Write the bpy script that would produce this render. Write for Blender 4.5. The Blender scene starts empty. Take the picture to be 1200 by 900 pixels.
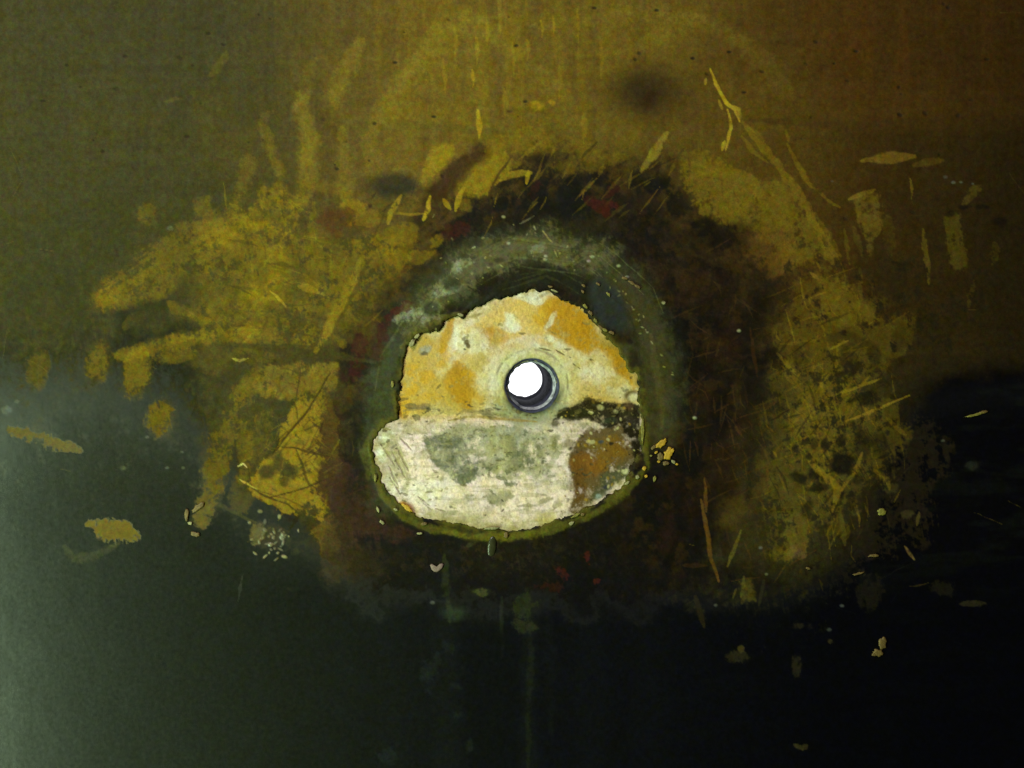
import bpy, bmesh, math, random
import numpy as np

random.seed(7)
F = np.float32
S = 0.000225                       # metres per design unit; the door face is laid out on a 1200 x 900 unit sheet
def wx(u): return (u - 600.0) * S
def wz(v): return (450.0 - v) * S

sc = bpy.context.scene
COL = sc.collection

# ------------------------------------------------------------------ noise / drawing helpers
_tabs = {}
def _tab(seed):
    if seed not in _tabs:
        _tabs[seed] = np.random.default_rng(seed).random((256, 256)).astype(F)
    return _tabs[seed]
def vnoise(x, y, seed):
    t = _tab(seed)
    xi = np.floor(x); yi = np.floor(y)
    fx = (x - xi).astype(F); fy = (y - yi).astype(F)
    xi = xi.astype(np.int32); yi = yi.astype(np.int32)
    fx = fx * fx * (3 - 2 * fx); fy = fy * fy * (3 - 2 * fy)
    x0 = xi & 255; x1 = (xi + 1) & 255; y0 = yi & 255; y1 = (yi + 1) & 255
    a = t[y0, x0]; b = t[y0, x1]; c = t[y1, x0]; d = t[y1, x1]
    top = a + (b - a) * fx
    return top + ((c + (d - c) * fx) - top) * fy
def fbm(X, Y, sx, sy=None, seed=1, octv=4, gain=.55):
    sy = sy or sx
    s = np.zeros(X.shape, F); amp = 1.0; tot = 0.0
    for o in range(octv):
        k = 2.0 ** o
        s += amp * vnoise(X / sx * k + 17.3 * o + seed * 1.7, Y / sy * k + 9.1 * o + seed * 2.3, seed * 13 + o)
        tot += amp; amp *= gain
    return s / tot
def sstep(a, b, x):
    t = np.clip((x - a) / (b - a), 0, 1)
    return (t * t * (3 - 2 * t)).astype(F)
def sd_poly(X, Y, pts):
    """signed distance, positive inside"""
    d = np.full(X.shape, 1e9, F); ins = np.zeros(X.shape, bool)
    n = len(pts)
    for i in range(n):
        ax, ay = pts[i]; bx, by = pts[(i + 1) % n]
        ex, ey = bx - ax, by - ay
        px, py = X - ax, Y - ay
        t = np.clip((px * ex + py * ey) / (ex * ex + ey * ey + 1e-9), 0, 1)
        d = np.minimum(d, (px - ex * t) ** 2 + (py - ey * t) ** 2)
        if ay != by:
            c = ((ay > Y) != (by > Y)) & (X < ex * (Y - ay) / (ey) + ax)
            ins ^= c
    d = np.sqrt(d)
    return np.where(ins, d, -d)
def lin(c):
    c = c / 255.0
    return c / 12.92 if c <= .04045 else ((c + .055) / 1.055) ** 2.4
def C(r, g, b, k=1.0): return np.array([lin(r) * k, lin(g) * k, lin(b) * k], F)

class Sheet:
    """a sheet of pigment: colour, roughness and relief sampled over a grid"""
    def __init__(s, us, vs, streaky=.38):
        s.us, s.vs = np.array(us, F), np.array(vs, F)
        s.X, s.Y = np.meshgrid(s.us, s.vs)
        s.X = s.X.astype(F); s.Y = s.Y.astype(F)
        s.col = np.zeros(s.X.shape + (3,), F)
        s.rough = np.full(s.X.shape, .5, F)
        s.h = np.zeros(s.X.shape, F)           # relief in design units
        # shared warp fields so hand laid shapes get broken edges
        s.w1 = fbm(s.X, s.Y, 26, seed=3, octv=5) - .5
        s.w2 = fbm(s.X, s.Y, 26, seed=4, octv=5) - .5
        s.dry = fbm(s.X, s.Y, 9, seed=5, octv=4, gain=.7)      # dry brush break-up
        s.gap = fbm(s.X, s.Y, 24, seed=7, octv=3)
        s.grain = fbm(s.X, s.Y, 2.6, seed=6, octv=2, gain=.8)
        def rot(a, sx, sy, sd):
            c, q = math.cos(math.radians(a)), math.sin(math.radians(a))
            return fbm(s.X * c + s.Y * q, -s.X * q + s.Y * c, sx, sy, seed=sd, octv=3, gain=.65)
        s.streak = np.maximum(rot(80, 46, 3.4, 81), rot(28, 50, 3.2, 82) * sstep(.35, .65, s.gap) + rot(-32, 50, 3.2, 83) * (1 - sstep(.35, .65, s.gap)))
        nz = lambda v: (v - v.mean()) / v.std()
        s.brush = nz(nz(s.dry) * .6 + nz(s.grain) * .2 + nz(s.gap) * .6 + nz(s.streak) * streaky)
    def win(s, x0, y0, x1, y1, m):
        i0, i1 = np.searchsorted(s.us, [x0 - m, x1 + m]); j0, j1 = np.searchsorted(s.vs, [y0 - m, y1 + m])
        return slice(j0, max(j1, j0)), slice(i0, max(i1, i0))
    def mix(s, w, m, colr, rough=None, h=0.0):
        s.col[w] += (colr - s.col[w]) * m[..., None]
        if rough is not None: s.rough[w] += (rough - s.rough[w]) * m
        if h: s.h[w] += h * m
    def _break(s, m, w, brk):
        """dry-brush break-up: the noise eats into the edge and opens holes in the middle"""
        if brk <= 0: return m
        e = sstep(-.85, .95, (m - .5) * 2.5 + s.brush[w] * (.45 + .75 * brk)) * sstep(.0, .22, m)
        k = min(1., .35 + brk)
        return m * (1 - k) + e * k
    def poly(s, pts, colr, a=1., soft=4., warp=10., brk=.0, rough=None, h=0.):
        xs = [p[0] for p in pts]; ys = [p[1] for p in pts]
        w = s.win(min(xs), min(ys), max(xs), max(ys), soft + warp)
        if s.X[w].size == 0: return
        sd = sd_poly(s.X[w] + s.w1[w] * warp * 2, s.Y[w] + s.w2[w] * warp * 2, pts)
        m = s._break(sstep(-soft, soft, sd), w, brk) * a
        s.mix(w, m, colr, rough, h)
    def ell(s, cx, cy, rx, ry, colr, a=1., ang=0., soft=.5, warp=6., brk=0., rough=None, h=0.):
        r = max(rx, ry) * (1 + soft)
        w = s.win(cx - r, cy - r, cx + r, cy + r, warp)
        if s.X[w].size == 0: return
        dx = s.X[w] + s.w1[w] * warp * 2 - cx; dy = s.Y[w] + s.w2[w] * warp * 2 - cy
        c, q = math.cos(math.radians(ang)), math.sin(math.radians(ang))
        u = (dx * c + dy * q) / rx; v = (-dx * q + dy * c) / ry
        d = np.sqrt(u * u + v * v)
        m = s._break(1 - sstep(1 - soft, 1 + soft, d), w, brk) * a
        s.mix(w, m, colr, rough, h)
    def line(s, pts, wd, colr, a=1., soft=.5, warp=3., brk=0., taper=0., rough=None, h=0.):
        """pts: (x, y) or (x, y, width factor)"""
        xs = [p[0] for p in pts]; ys = [p[1] for p in pts]
        w = s.win(min(xs), min(ys), max(xs), max(ys), wd + warp + 2)
        if s.X[w].size == 0: return
        X = s.X[w] + s.w1[w] * warp * 2; Y = s.Y[w] + s.w2[w] * warp * 2
        if not taper and wd < 15: taper = .55
        if wd < 15: brk = max(brk, .3)
        best = np.full(X.shape, 1e9, F)
        L = [0.]
        for i in range(len(pts) - 1):
            L.append(L[-1] + math.hypot(pts[i + 1][0] - pts[i][0], pts[i + 1][1] - pts[i][1]))
        for i in range(len(pts) - 1):
            ax, ay = pts[i][:2]; bx, by = pts[i + 1][:2]
            fa = pts[i][2] if len(pts[i]) > 2 else 1.; fb = pts[i + 1][2] if len(pts[i + 1]) > 2 else 1.
            ex, ey = bx - ax, by - ay
            t = np.clip(((X - ax) * ex + (Y - ay) * ey) / (ex * ex + ey * ey + 1e-9), 0, 1)
            d = np.sqrt((X - ax - ex * t) ** 2 + (Y - ay - ey * t) ** 2)
            ww = wd * .5 * (fa + (fb - fa) * t)
            if taper:
                g = (L[i] + t * (L[i + 1] - L[i])) / L[-1]
                ww = ww * (1 - taper * np.abs(2 * g - 1) ** 2)
            best = np.minimum(best, d / np.maximum(ww, .3))
        m = s._break(1 - sstep(1 - soft, 1 + soft, best), w, brk) * a
        s.mix(w, m, colr, rough, h)

# ------------------------------------------------------------------ outlines on the door face
PATCH = [(466,491),(467,462),(470,447),(473,424),(477.5,411.7),(483,400),(492,392),(515,387),(524,376),(535,371.7),
 (543,371.7),(555,364),(575,353),(600,344),(613,341.5),(639,340),(648,345),(657.5,349),(667,354),(676,359),(683,360),
 (692,371),(702,385),(710,398),(717,406),(724,409),(725,417),(731,420),(732,432),(742,436),(747,438),(747.5,450),
 (748,460),(747.5,473),(751,490),(750,512),(751,528),(742,542),(736,556),(727,573),(700,589),(680,598),(660,605),
 (640,612),(622,617),(607,620),(589,620),(567,618),(544,614),(522,610),(504,607),(487,603),(475.5,593),(467,585.5),(457,577),
 (449,564),(447,547),(441,540),(439,527),(443,509),(453,495.5)]
HX, HY, HR = 623.4, 452.3, 30.0

# ------------------------------------------------------------------ materials
def nodes_of(name):
    m = bpy.data.materials.new(name); m.use_nodes = True
    nt = m.node_tree; nt.nodes.clear()
    out = nt.nodes.new('ShaderNodeOutputMaterial')
    b = nt.nodes.new('ShaderNodeBsdfPrincipled')
    nt.links.new(b.outputs[0], out.inputs[0])
    return m, nt, b
def noise_node(nt, scale, detail, rough=.6):
    tc = nt.nodes.new('ShaderNodeTexCoord')
    n = nt.nodes.new('ShaderNodeTexNoise')
    n.inputs['Scale'].default_value = scale; n.inputs['Detail'].default_value = detail
    n.inputs['Roughness'].default_value = rough
    nt.links.new(tc.outputs['Object'], n.inputs['Vector'])
    return n
def pigment_material(name, spec, val_lo, val_hi, chroma, bump):
    """pigment and wear come from the mesh's own layers; grain, hue speckle and micro relief are procedural"""
    m, nt, b = nodes_of(name); L = nt.links
    a = nt.nodes.new('ShaderNodeAttribute'); a.attribute_name = 'pigment'
    r = nt.nodes.new('ShaderNodeAttribute'); r.attribute_name = 'roughness'
    n1 = noise_node(nt, 2600, 3); n2 = noise_node(nt, 900, 4)
    mr = nt.nodes.new('ShaderNodeMapRange'); mr.inputs['From Min'].default_value = .3; mr.inputs['From Max'].default_value = .7
    mr.inputs['To Min'].default_value = val_lo; mr.inputs['To Max'].default_value = val_hi
    L.new(n1.outputs['Fac'], mr.inputs['Value'])
    mul = nt.nodes.new('ShaderNodeVectorMath'); mul.operation = 'SCALE'
    L.new(a.outputs['Color'], mul.inputs[0]); L.new(mr.outputs[0], mul.inputs['Scale'])
    # hue speckle: pull the colour noise about 1 and multiply
    sub = nt.nodes.new('ShaderNodeVectorMath'); sub.operation = 'MULTIPLY_ADD'
    L.new(n2.outputs['Color'], sub.inputs[0]); sub.inputs[1].default_value = (chroma,) * 3
    sub.inputs[2].default_value = (1 - chroma * .5,) * 3
    mu2 = nt.nodes.new('ShaderNodeVectorMath'); mu2.operation = 'MULTIPLY'
    L.new(mul.outputs[0], mu2.inputs[0]); L.new(sub.outputs[0], mu2.inputs[1])
    L.new(mu2.outputs[0], b.inputs['Base Color'])
    rr = nt.nodes.new('ShaderNodeMath'); rr.operation = 'MULTIPLY_ADD'
    L.new(n2.outputs['Fac'], rr.inputs[0]); rr.inputs[1].default_value = .1
    rs = nt.nodes.new('ShaderNodeMath'); rs.operation = 'SUBTRACT'
    L.new(r.outputs['Fac'], rs.inputs[0]); rs.inputs[1].default_value = .05
    L.new(rs.outputs[0], rr.inputs[2]); L.new(rr.outputs[0], b.inputs['Roughness'])
    sp = nt.nodes.new('ShaderNodeMapRange')            # worn, matt paint also loses its gloss
    sp.inputs['From Min'].default_value = .34; sp.inputs['From Max'].default_value = .48
    sp.inputs['To Min'].default_value = spec; sp.inputs['To Max'].default_value = spec * .09
    L.new(r.outputs['Fac'], sp.inputs['Value']); L.new(sp.outputs[0], b.inputs['Specular IOR Level'])
    bp = nt.nodes.new('ShaderNodeBump'); bp.inputs['Strength'].default_value = bump; bp.inputs['Distance'].default_value = .0002
    L.new(n1.outputs['Fac'], bp.inputs['Height']); L.new(bp.outputs[0], b.inputs['Normal'])
    return m
def plain(name, col, rough=.6, metal=0., var=.35, scale=900, spec=.5):
    m, nt, b = nodes_of(name)
    n = noise_node(nt, scale, 4)
    cr = nt.nodes.new('ShaderNodeValToRGB')
    cr.color_ramp.elements[0].position = .3; cr.color_ramp.elements[1].position = .7
    cr.color_ramp.elements[0].color = tuple(c * (1 - var) for c in col) + (1,)
    cr.color_ramp.elements[1].color = tuple(min(1, c * (1 + var)) for c in col) + (1,)
    nt.links.new(n.outputs['Fac'], cr.inputs['Fac']); nt.links.new(cr.outputs[0], b.inputs['Base Color'])
    b.inputs['Roughness'].default_value = rough; b.inputs['Metallic'].default_value = metal
    b.inputs['Specular IOR Level'].default_value = spec
    bp = nt.nodes.new('ShaderNodeBump'); bp.inputs['Strength'].default_value = .5; bp.inputs['Distance'].default_value = .0003
    nt.links.new(n.outputs['Fac'], bp.inputs['Height']); nt.links.new(bp.outputs[0], b.inputs['Normal'])
    return m

# ------------------------------------------------------------------ mesh helpers
def link(name, me, mat, parent=None):
    o = bpy.data.objects.new(name, me); COL.objects.link(o)
    if mat: me.materials.append(mat)
    if parent: o.parent = parent
    return o
def sheet_mesh(name, sh, keep, depth, mat, parent):
    """grid mesh of a Sheet; keep = boolean per vertex, depth = base y of the sheet (door face looks to -y)"""
    H, W = sh.X.shape
    kf = keep[:-1, :-1] & keep[1:, :-1] & keep[:-1, 1:] & keep[1:, 1:]
    used = np.zeros((H, W), bool)
    used[:-1, :-1] |= kf; used[1:, :-1] |= kf; used[:-1, 1:] |= kf; used[1:, 1:] |= kf
    idx = np.full((H, W), -1, np.int32); idx[used] = np.arange(used.sum(), dtype=np.int32)
    x = (sh.X - 600) * S; z = (450 - sh.Y) * S; y = depth - sh.h * S
    co = np.stack([x[used], y[used], z[used]], -1).astype(F)
    j, i = np.nonzero(kf)
    q = np.stack([idx[j, i], idx[j + 1, i], idx[j + 1, i + 1], idx[j, i + 1]], -1).astype(np.int32)
    me = bpy.data.meshes.new(name)
    me.vertices.add(len(co)); me.vertices.foreach_set('co', co.ravel())
    me.loops.add(q.size); me.loops.foreach_set('vertex_index', q.ravel())
    me.polygons.add(len(q)); me.polygons.foreach_set('loop_start', np.arange(0, q.size, 4, dtype=np.int32))
    me.polygons.foreach_set('use_smooth', np.ones(len(q), bool))
    me.update(calc_edges=True)
    at = me.attributes.new('pigment', 'FLOAT_COLOR', 'POINT')
    c4 = np.ones((len(co), 4), F); c4[:, :3] = np.clip(sh.col[used], 0, .9)
    at.data.foreach_set('color', c4.ravel())
    ar = me.attributes.new('roughness', 'FLOAT', 'POINT')
    ar.data.foreach_set('value', np.clip(sh.rough[used], .05, 1).astype(F).ravel())
    me.validate()
    return link(name, me, mat, parent)

# ================================================================== PAINT COAT
def axis(lo, hi, step, far):
    mid = list(np.arange(lo, hi + .01, step))
    out = []; d = 3.; p = hi
    while p < far[1]:
        p += d; d *= 1.12; out.append(p)
    inn = []; d = 3.; p = lo
    while p > far[0]:
        p -= d; d *= 1.12; inn.append(p)
    return inn[::-1] + mid + out
P = Sheet(axis(-10, 1210, 1.0, (-900, 2100)), axis(-10, 910, 1.0, (-900, 1800)))
X, Y = P.X, P.Y

# palette (pigments)
OCH   = C(126, 102, 15)
OCHR  = C(150, 116, 26)
AMB   = C(97, 76, 27)
BRN   = C(70, 47, 15)
OLV   = C(57, 52, 26)
DKG   = C(30, 31, 18)
BLK   = C(17, 17, 17)
RED   = C(58, 25, 19)
RBR   = C(70, 46, 26)
GRY   = C(88, 90, 54)

# --- base varnish
P.col[:] = OLV
n_big = fbm(X, Y, 220, seed=21, octv=4)
n_v = fbm(X, Y, 14, 130, seed=22, octv=4)             # vertical brushing
n_h = fbm(X, Y, 160, 10, seed=23, octv=3)            # horizontal brushing
n_m = fbm(X, Y, 48, seed=24, octv=5)
full = (slice(None), slice(None))
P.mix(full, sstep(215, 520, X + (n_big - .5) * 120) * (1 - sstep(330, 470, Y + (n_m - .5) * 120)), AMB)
P.mix(full, sstep(690, 1060, X + (n_big - .5) * 160) * (1 - sstep(360, 470, Y)), BRN)  # browner varnish, also darkened for light falling off to the right
P.mix(full, sstep(1000, 1230, X + (n_big - .5) * 120) * .5, C(40, 24, 10))  # more falloff towards the right edge painted into the colour
P.mix(full, sstep(920, 1080, X + (n_m - .5) * 120) * sstep(128, 168, Y + (n_m - .5) * 26) * .7, C(44, 33, 13))  # reflection edge painted in: darker brown below it on the right
P.mix(full, sstep(1080, 1200, X) * sstep(60, 260, Y + (n_m - .5) * 80) * .6, C(32, 24, 10))  # light falloff at the far right painted into the colour
# amber brighter wear along the top
P.mix(full, np.exp(-((X - 600) / 190) ** 2 - ((Y - 70) / 120) ** 2) * sstep(.30, .70, n_v) * .5, C(118, 96, 16))
P.mix(full, np.exp(-((X - 600) / 320) ** 2 - ((Y - 150) / 60) ** 2) * sstep(.40, .65, n_m) * .35, C(112, 92, 18))
P.mix(full, np.exp(-((X - 1000) / 180) ** 2 - ((Y - 50) / 70) ** 2) * sstep(.42, .65, n_v) * .35, C(84, 50, 15))
# vertical brush marks everywhere in the varnish
P.col *= (1 + (n_v - .5) * .16 * (1 - sstep(250, 420, Y)) + (fbm(X, Y, 3, 60, seed=26, octv=2) - .5) * .14 + (n_h - .5) * .22)[..., None]

# --- dark reflection in the gloss, painted in as a black lower area
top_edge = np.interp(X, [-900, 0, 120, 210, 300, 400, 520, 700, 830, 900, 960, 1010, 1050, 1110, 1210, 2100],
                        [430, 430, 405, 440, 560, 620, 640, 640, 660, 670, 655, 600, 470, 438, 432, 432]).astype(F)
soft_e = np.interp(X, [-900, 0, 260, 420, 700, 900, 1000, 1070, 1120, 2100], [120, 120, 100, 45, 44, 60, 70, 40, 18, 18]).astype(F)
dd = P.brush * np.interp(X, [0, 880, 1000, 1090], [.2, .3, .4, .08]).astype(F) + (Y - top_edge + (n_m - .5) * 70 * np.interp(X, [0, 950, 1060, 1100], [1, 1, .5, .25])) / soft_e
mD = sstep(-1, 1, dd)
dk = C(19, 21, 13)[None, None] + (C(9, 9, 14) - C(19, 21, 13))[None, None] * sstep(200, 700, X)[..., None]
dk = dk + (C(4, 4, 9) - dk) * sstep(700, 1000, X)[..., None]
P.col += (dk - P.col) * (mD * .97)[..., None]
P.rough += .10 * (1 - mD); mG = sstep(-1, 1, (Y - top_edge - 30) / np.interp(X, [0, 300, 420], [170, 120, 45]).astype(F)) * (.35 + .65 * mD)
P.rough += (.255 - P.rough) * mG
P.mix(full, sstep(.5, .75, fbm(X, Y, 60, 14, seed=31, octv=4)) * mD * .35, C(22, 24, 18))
# dark green patches on the left, above the painted-in dark area
P.poly([(60,235),(150,215),(215,230),(200,290),(120,330),(110,395),(30,420),(0,380),(-40,300)], C(48,47,22), .55, 40, 30)
P.poly([(150,375),(235,330),(240,392),(210,470),(235,500),(230,610),(150,600),(60,600),(90,470)], C(28,29,17), .8, 26, 18)

# ---------------------------------------------------------------- soft smudges, top
P.ell(758,112,46,26, C(58,42,18), .85, soft=.9); P.ell(754,104,28,20, C(46,36,18), .7, soft=.9)
P.ell(761,116,9,8, C(44,22,12), .6, soft=.9, warp=3)
P.line([(620,157),(520,150),(440,142),(380,140)], 10, C(84,74,28), .4, brk=.4)
P.line([(880,140),(990,150),(1100,140)], 10, C(62,44,18), .5, brk=.4)
for (a,b,c,d,e,g) in [(540,20,480,85,30,.6),(480,85,440,150,28,.5),(545,20,610,62,26,.5),(610,60,660,110,26,.35),(545,30,560,120,26,.35),
                      (820,20,760,45,28,.45),(820,22,870,48,24,.3),(870,48,930,110,22,.14),(560,22,800,16,20,.25),(420,50,392,125,18,.5),
                      (355,112,362,190,18,.5),(368,165,352,236,22,.45),(372,70,352,120,12,.2),(305,150,324,200,12,.35),
                      (400,150,405,235,16,.4),(432,160,440,215,20,.35),(300,150,310,130,9,.2),(246,90,262,62,8,.16),(192,118,214,118,5,.16)]:
    P.line([(a,b),(c,d)], e, C(122,102,28), g, soft=.95, warp=9, brk=.2, taper=.4)
for (a,b,e,l,g) in [(553,92,5,20,.7),(560,146,7,34,.9),(558,60,5,30,.35),(570,40,4,40,.3),(634,34,4,20,.5),(648,30,3,22,.45),
                    (617,58,5,22,.35),(676,30,4,40,.2),(600,70,5,40,.25),(532,50,5,44,.3),(683,150,7,34,.35),(655,95,5,40,.2),
                    (590,120,6,30,.2),(703,70,5,40,.18),(520,90,5,40,.25),(584,20,5,50,.3)]:
    P.line([(a,b-l/2),(a+2,b),(a+1,b+l/2,.3)], e, C(168,140,26), g * .75, soft=.8, warp=2)
P.ell(630,124,7,5, C(160,132,24), .6); P.ell(648,118,4,3, C(170,130,30), .5)
rng = np.random.default_rng(4)
for i in range(70):      # pitted dark specks in the varnish
    a, b = rng.uniform(10, 1190), rng.uniform(4, 260)
    r = rng.uniform(.8, 2.2)
    P.ell(a, b, r*rng.uniform(1,1.8), r, C(40,32,18), rng.uniform(.4,.9), ang=rng.uniform(0,40), warp=1, h=-.8)
for (a,b) in [(508,137),(855,61),(812,68),(872,108),(696,9),(770,12),(463,73),(605,53),(50,118),(147,66),(262,52),(244,39),(616,119),(1157,70),(1003,60),(317,227)]:
    P.ell(a,b,2.8,1.6, C(36,30,18), .85, warp=1.5, h=-.8)

rng = np.random.default_rng(51)
def scr(n, x0, x1, y0, y1, angs, col, lo, hi, wmax=3.4, lmax=46):
    for i in range(n):
        a, b = rng.normal((x0+x1)/2, (x1-x0)/4.2), rng.normal((y0+y1)/2, (y1-y0)/4.2)
        t = math.radians(rng.choice(angs) + rng.normal(0, 9)); l = rng.uniform(10, lmax) / 2
        bend = rng.normal(0, 1.5)
        P.line([(a-math.cos(t)*l, b-math.sin(t)*l, .4), (a+bend, b-bend, 1.), (a+math.cos(t)*l, b+math.sin(t)*l, .3)], rng.uniform(1.2, wmax), col, rng.uniform(lo, hi), soft=.8, warp=2, brk=.5, rough=.62)
RING = [(520,242),(560,232),(605,206),(660,194),(720,208),(782,200),(802,230),(812,256),(862,270),(882,320),(905,380),(892,430),(868,470),
        (850,540),(838,620),(828,690),(700,705),(560,705),(440,690),(402,645),(384,600),(396,540),(400,470),(410,405),(438,362),(474,322),(500,282)]
P.poly([(x + (x-640)*.09 - 8, y + (y-455)*.03) for x, y in RING], C(46,33,17), .75, 30, 30, .15, rough=.55)
P.poly(RING, C(27,23,16), .96, 30, 26, .12, rough=.5)
P.ell(760,270,150,80, C(24,20,15), .6, 20, soft=.8, warp=18)
P.ell(850,400,60,130, C(22,15,10), .85, 0, soft=.8, warp=20)
P.mix(full, sstep(.2, 1.6, P.brush) * .35 * sstep(0, 40, sd_poly(X, Y, RING)), C(62,50,28))
P.mix(full, sstep(.52, .66, fbm(X, Y, 40, seed=73, octv=5)) * .6 * sstep(-6, 20, sd_poly(X, Y, RING)), C(17,18,17))
P.poly([(610,210),(660,196),(720,210),(778,204),(800,240),(740,262),(690,262),(620,250)], C(20,20,17), .7, 20, 20, 0)
sR = sd_poly(X, Y, RING)
P.mix(full, np.exp(-((sR - 6) / 22) ** 2) * sstep(.46, .66, fbm(X, Y, 24, seed=77, octv=6, gain=.62)) * (1 - sstep(420, 560, Y)) * .75, C(78,58,22))
P.mix(full, np.exp(-((sR + 8) / 18) ** 2) * sstep(.48, .68, fbm(X, Y, 20, seed=78, octv=6, gain=.62)) * .7, C(34,26,16))
mR = sstep(-10, 24, sd_poly(X, Y, RING))
scr(60, 470, 860, 175, 265, (-52, -66, -38), C(26,22,15), .25, .7, 4.5, 40)
scr(50, 470, 860, 165, 255, (-52, -66, -38), C(118,96,24), .2, .6, 4.5, 40)
# ---------------------------------------------------------------- left rubbed ochre
def O(pts, a=.8, soft=7, warp=9, brk=.45, c=None): P.poly(pts, OCH if c is None else c, a, soft, warp, brk, rough=.66, h=-.25)
def OL(pts, wd, a=.7, soft=.6, warp=6, brk=.5, taper=.25, c=None): P.line(pts, wd, OCH if c is None else c, a, soft, warp, brk, taper, rough=.66, h=-.2)
def OE(x, y, rx, ry, a=.7, ang=0, soft=.5, brk=.5, c=None): P.ell(x, y, rx, ry, OCH if c is None else c, a, ang, soft, 5, brk, rough=.66, h=-.2)
O([(222,305),(238,268),(270,245),(300,233),(330,222),(352,228),(352,262),(342,288),(372,300),(402,290),(440,280),(482,288),
   (466,320),(436,352),(404,384),(380,402),(330,402),(280,395),(236,386),(226,362),(240,330)], .42, 16, 14, .35)
O([(350,285),(400,270),(448,286),(476,296),(430,345),(398,378),(370,350),(345,320)], .34, 14, 12, .4)
O([(300,262),(318,240),(350,240),(345,300),(330,345),(305,345),(292,300)], .3, 14, 12, .3)
OL([(122,348),(150,338),(205,328)], 36, .5, soft=.8, brk=.25); OE(126,345,10,20,.3)
OL([(176,303),(210,292),(262,286)], 42, .52, soft=.8, brk=.25)
OL([(148,382),(165,372)], 12, .2)
OL([(140,415),(200,402),(260,394),(330,400),(400,404)], 16, .5, soft=.8, brk=.3)
OL([(200,398),(255,388),(320,388)], 12, .4)
P.poly([(206,330),(238,322),(243,345),(232,384),(150,388),(158,364),(196,352)], C(46,45,22), .8, 10, 10, .15)
for a in [(115,425,13,23,.5,12),(160,436,15,27,.6,12),(45,433,11,20,.3,8),(190,493,16,21,.6,0),(172,250,12,14,.42,20),
          (235,240,11,13,.35,0),(205,417,22,9,.45,-8),(246,420,18,20,.25,0),(300,415,30,10,.3,0),(355,383,16,20,.45,0),
          (330,330,14,30,.3,0),(250,320,20,16,.3,0),(405,345,14,20,.4,30)]:
    OE(a[0], a[1], a[2], a[3], a[4] * (.8 if a[0] < 250 else 1), a[5], brk=.4)
OL([(10,503),(50,514),(95,528)], 15, .36, brk=1., taper=.5, soft=.9); OL([(104,611),(128,620),(163,630)], 22, .5, brk=1., taper=.6, soft=.9)
P.line([(76,640),(88,656),(112,652),(140,636)], 10, C(88,84,40), .22, soft=.9)
# curved finger rubs below
OL([(302,440),(278,468),(258,520),(246,575),(238,606)], 26, .42)
OL([(298,440),(285,455),(276,480)], 14, .4)
OL([(292,470),(287,500),(284,560)], 18, .28); OL([(310,480),(300,540),(280,590)], 30, .2)
O([(296,447),(308,430),(350,424),(396,425),(394,458),(375,462),(310,466)], .85, 5, 6, .35, C(130,106,30))
P.line([(350,424),(351,445),(348,466)], 4, C(112,84,26), .7)
O([(350,462),(388,452),(394,500),(398,545),(388,580),(376,612),(334,598),(292,572),(290,560),(305,546),(325,524),(336,500),(344,480)], .85, 4, 8, .6, C(134,107,25))
P.poly([(378,455),(400,450),(405,600),(384,606),(374,560)], C(50,33,19), .8, 8, 12, .9)
scr(40, 330, 410, 450, 600, (118, 30, 100, -28), C(52,38,18), .3, .7, 3, 30)
O([(385,600),(400,640),(375,650),(360,620)], .5, 8, 8, .5, C(120,92,30))
for a in [(313,553,10,8,.9),(328,545,9,9,.85),(340,552,9,7,.7),(322,533,10,7,.8),(333,562,6,5,.7),(352,520,5,4,.5),(362,505,5,5,.5),(372,540,5,5,.4)]:
    P.ell(a[0],a[1],a[2],a[3], C(58,50,22), a[4], warp=6, soft=.35)
for l,wd,a in [([(388,436),(362,480),(340,508),(320,532)],3.4,.9),([(289,566),(310,580),(338,590),(352,602)],3,.8),
               ([(318,582),(345,575),(370,566),(400,556)],3,.8),([(332,524),(355,528),(390,536)],3,.7),
               ([(348,528),(355,550),(362,566),(372,572)],4,.7),([(336,512),(326,520),(318,535)],2,.6),
               ([(352,430),(350,450),(346,470),(352,500)],2.4,.6),([(300,573),(340,585),(372,604)],2,.5)]:
    P.line(l, wd * .8, C(58,42,16), a, soft=.6, warp=3, brk=.15, taper=.5, h=-.5)
rng = np.random.default_rng(61)
for i in range(120):          # soft overlapping finger rubs
    a, b = rng.normal(310, 60), rng.normal(315, 42)
    if b > 395 or a + b * .4 < 330: continue
    t = math.radians(rng.choice([96, 104, 70, 20]) + rng.normal(0, 8)); l = rng.uniform(14, 30)
    P.line([(a-math.cos(t)*l, b-math.sin(t)*l), (a+math.cos(t)*l, b+math.sin(t)*l, .7)], rng.uniform(9, 20), OCH if i % 3 else C(74,66,20), rng.uniform(.12, .38), soft=.9, warp=5, brk=.25, rough=.62)
scr(70, 260, 430, 230, 420, (100, 124, 30, 8), C(142,120,26), .1, .4, 3)
scr(50, 285, 400, 430, 610, (120, 30, 100, -30), C(132,108,26), .1, .4, 2.6, 30)
scr(70, 230, 430, 240, 560, (122, 95, 30, 14), C(52,42,16), .2, .55, 4.5, 40)
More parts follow.
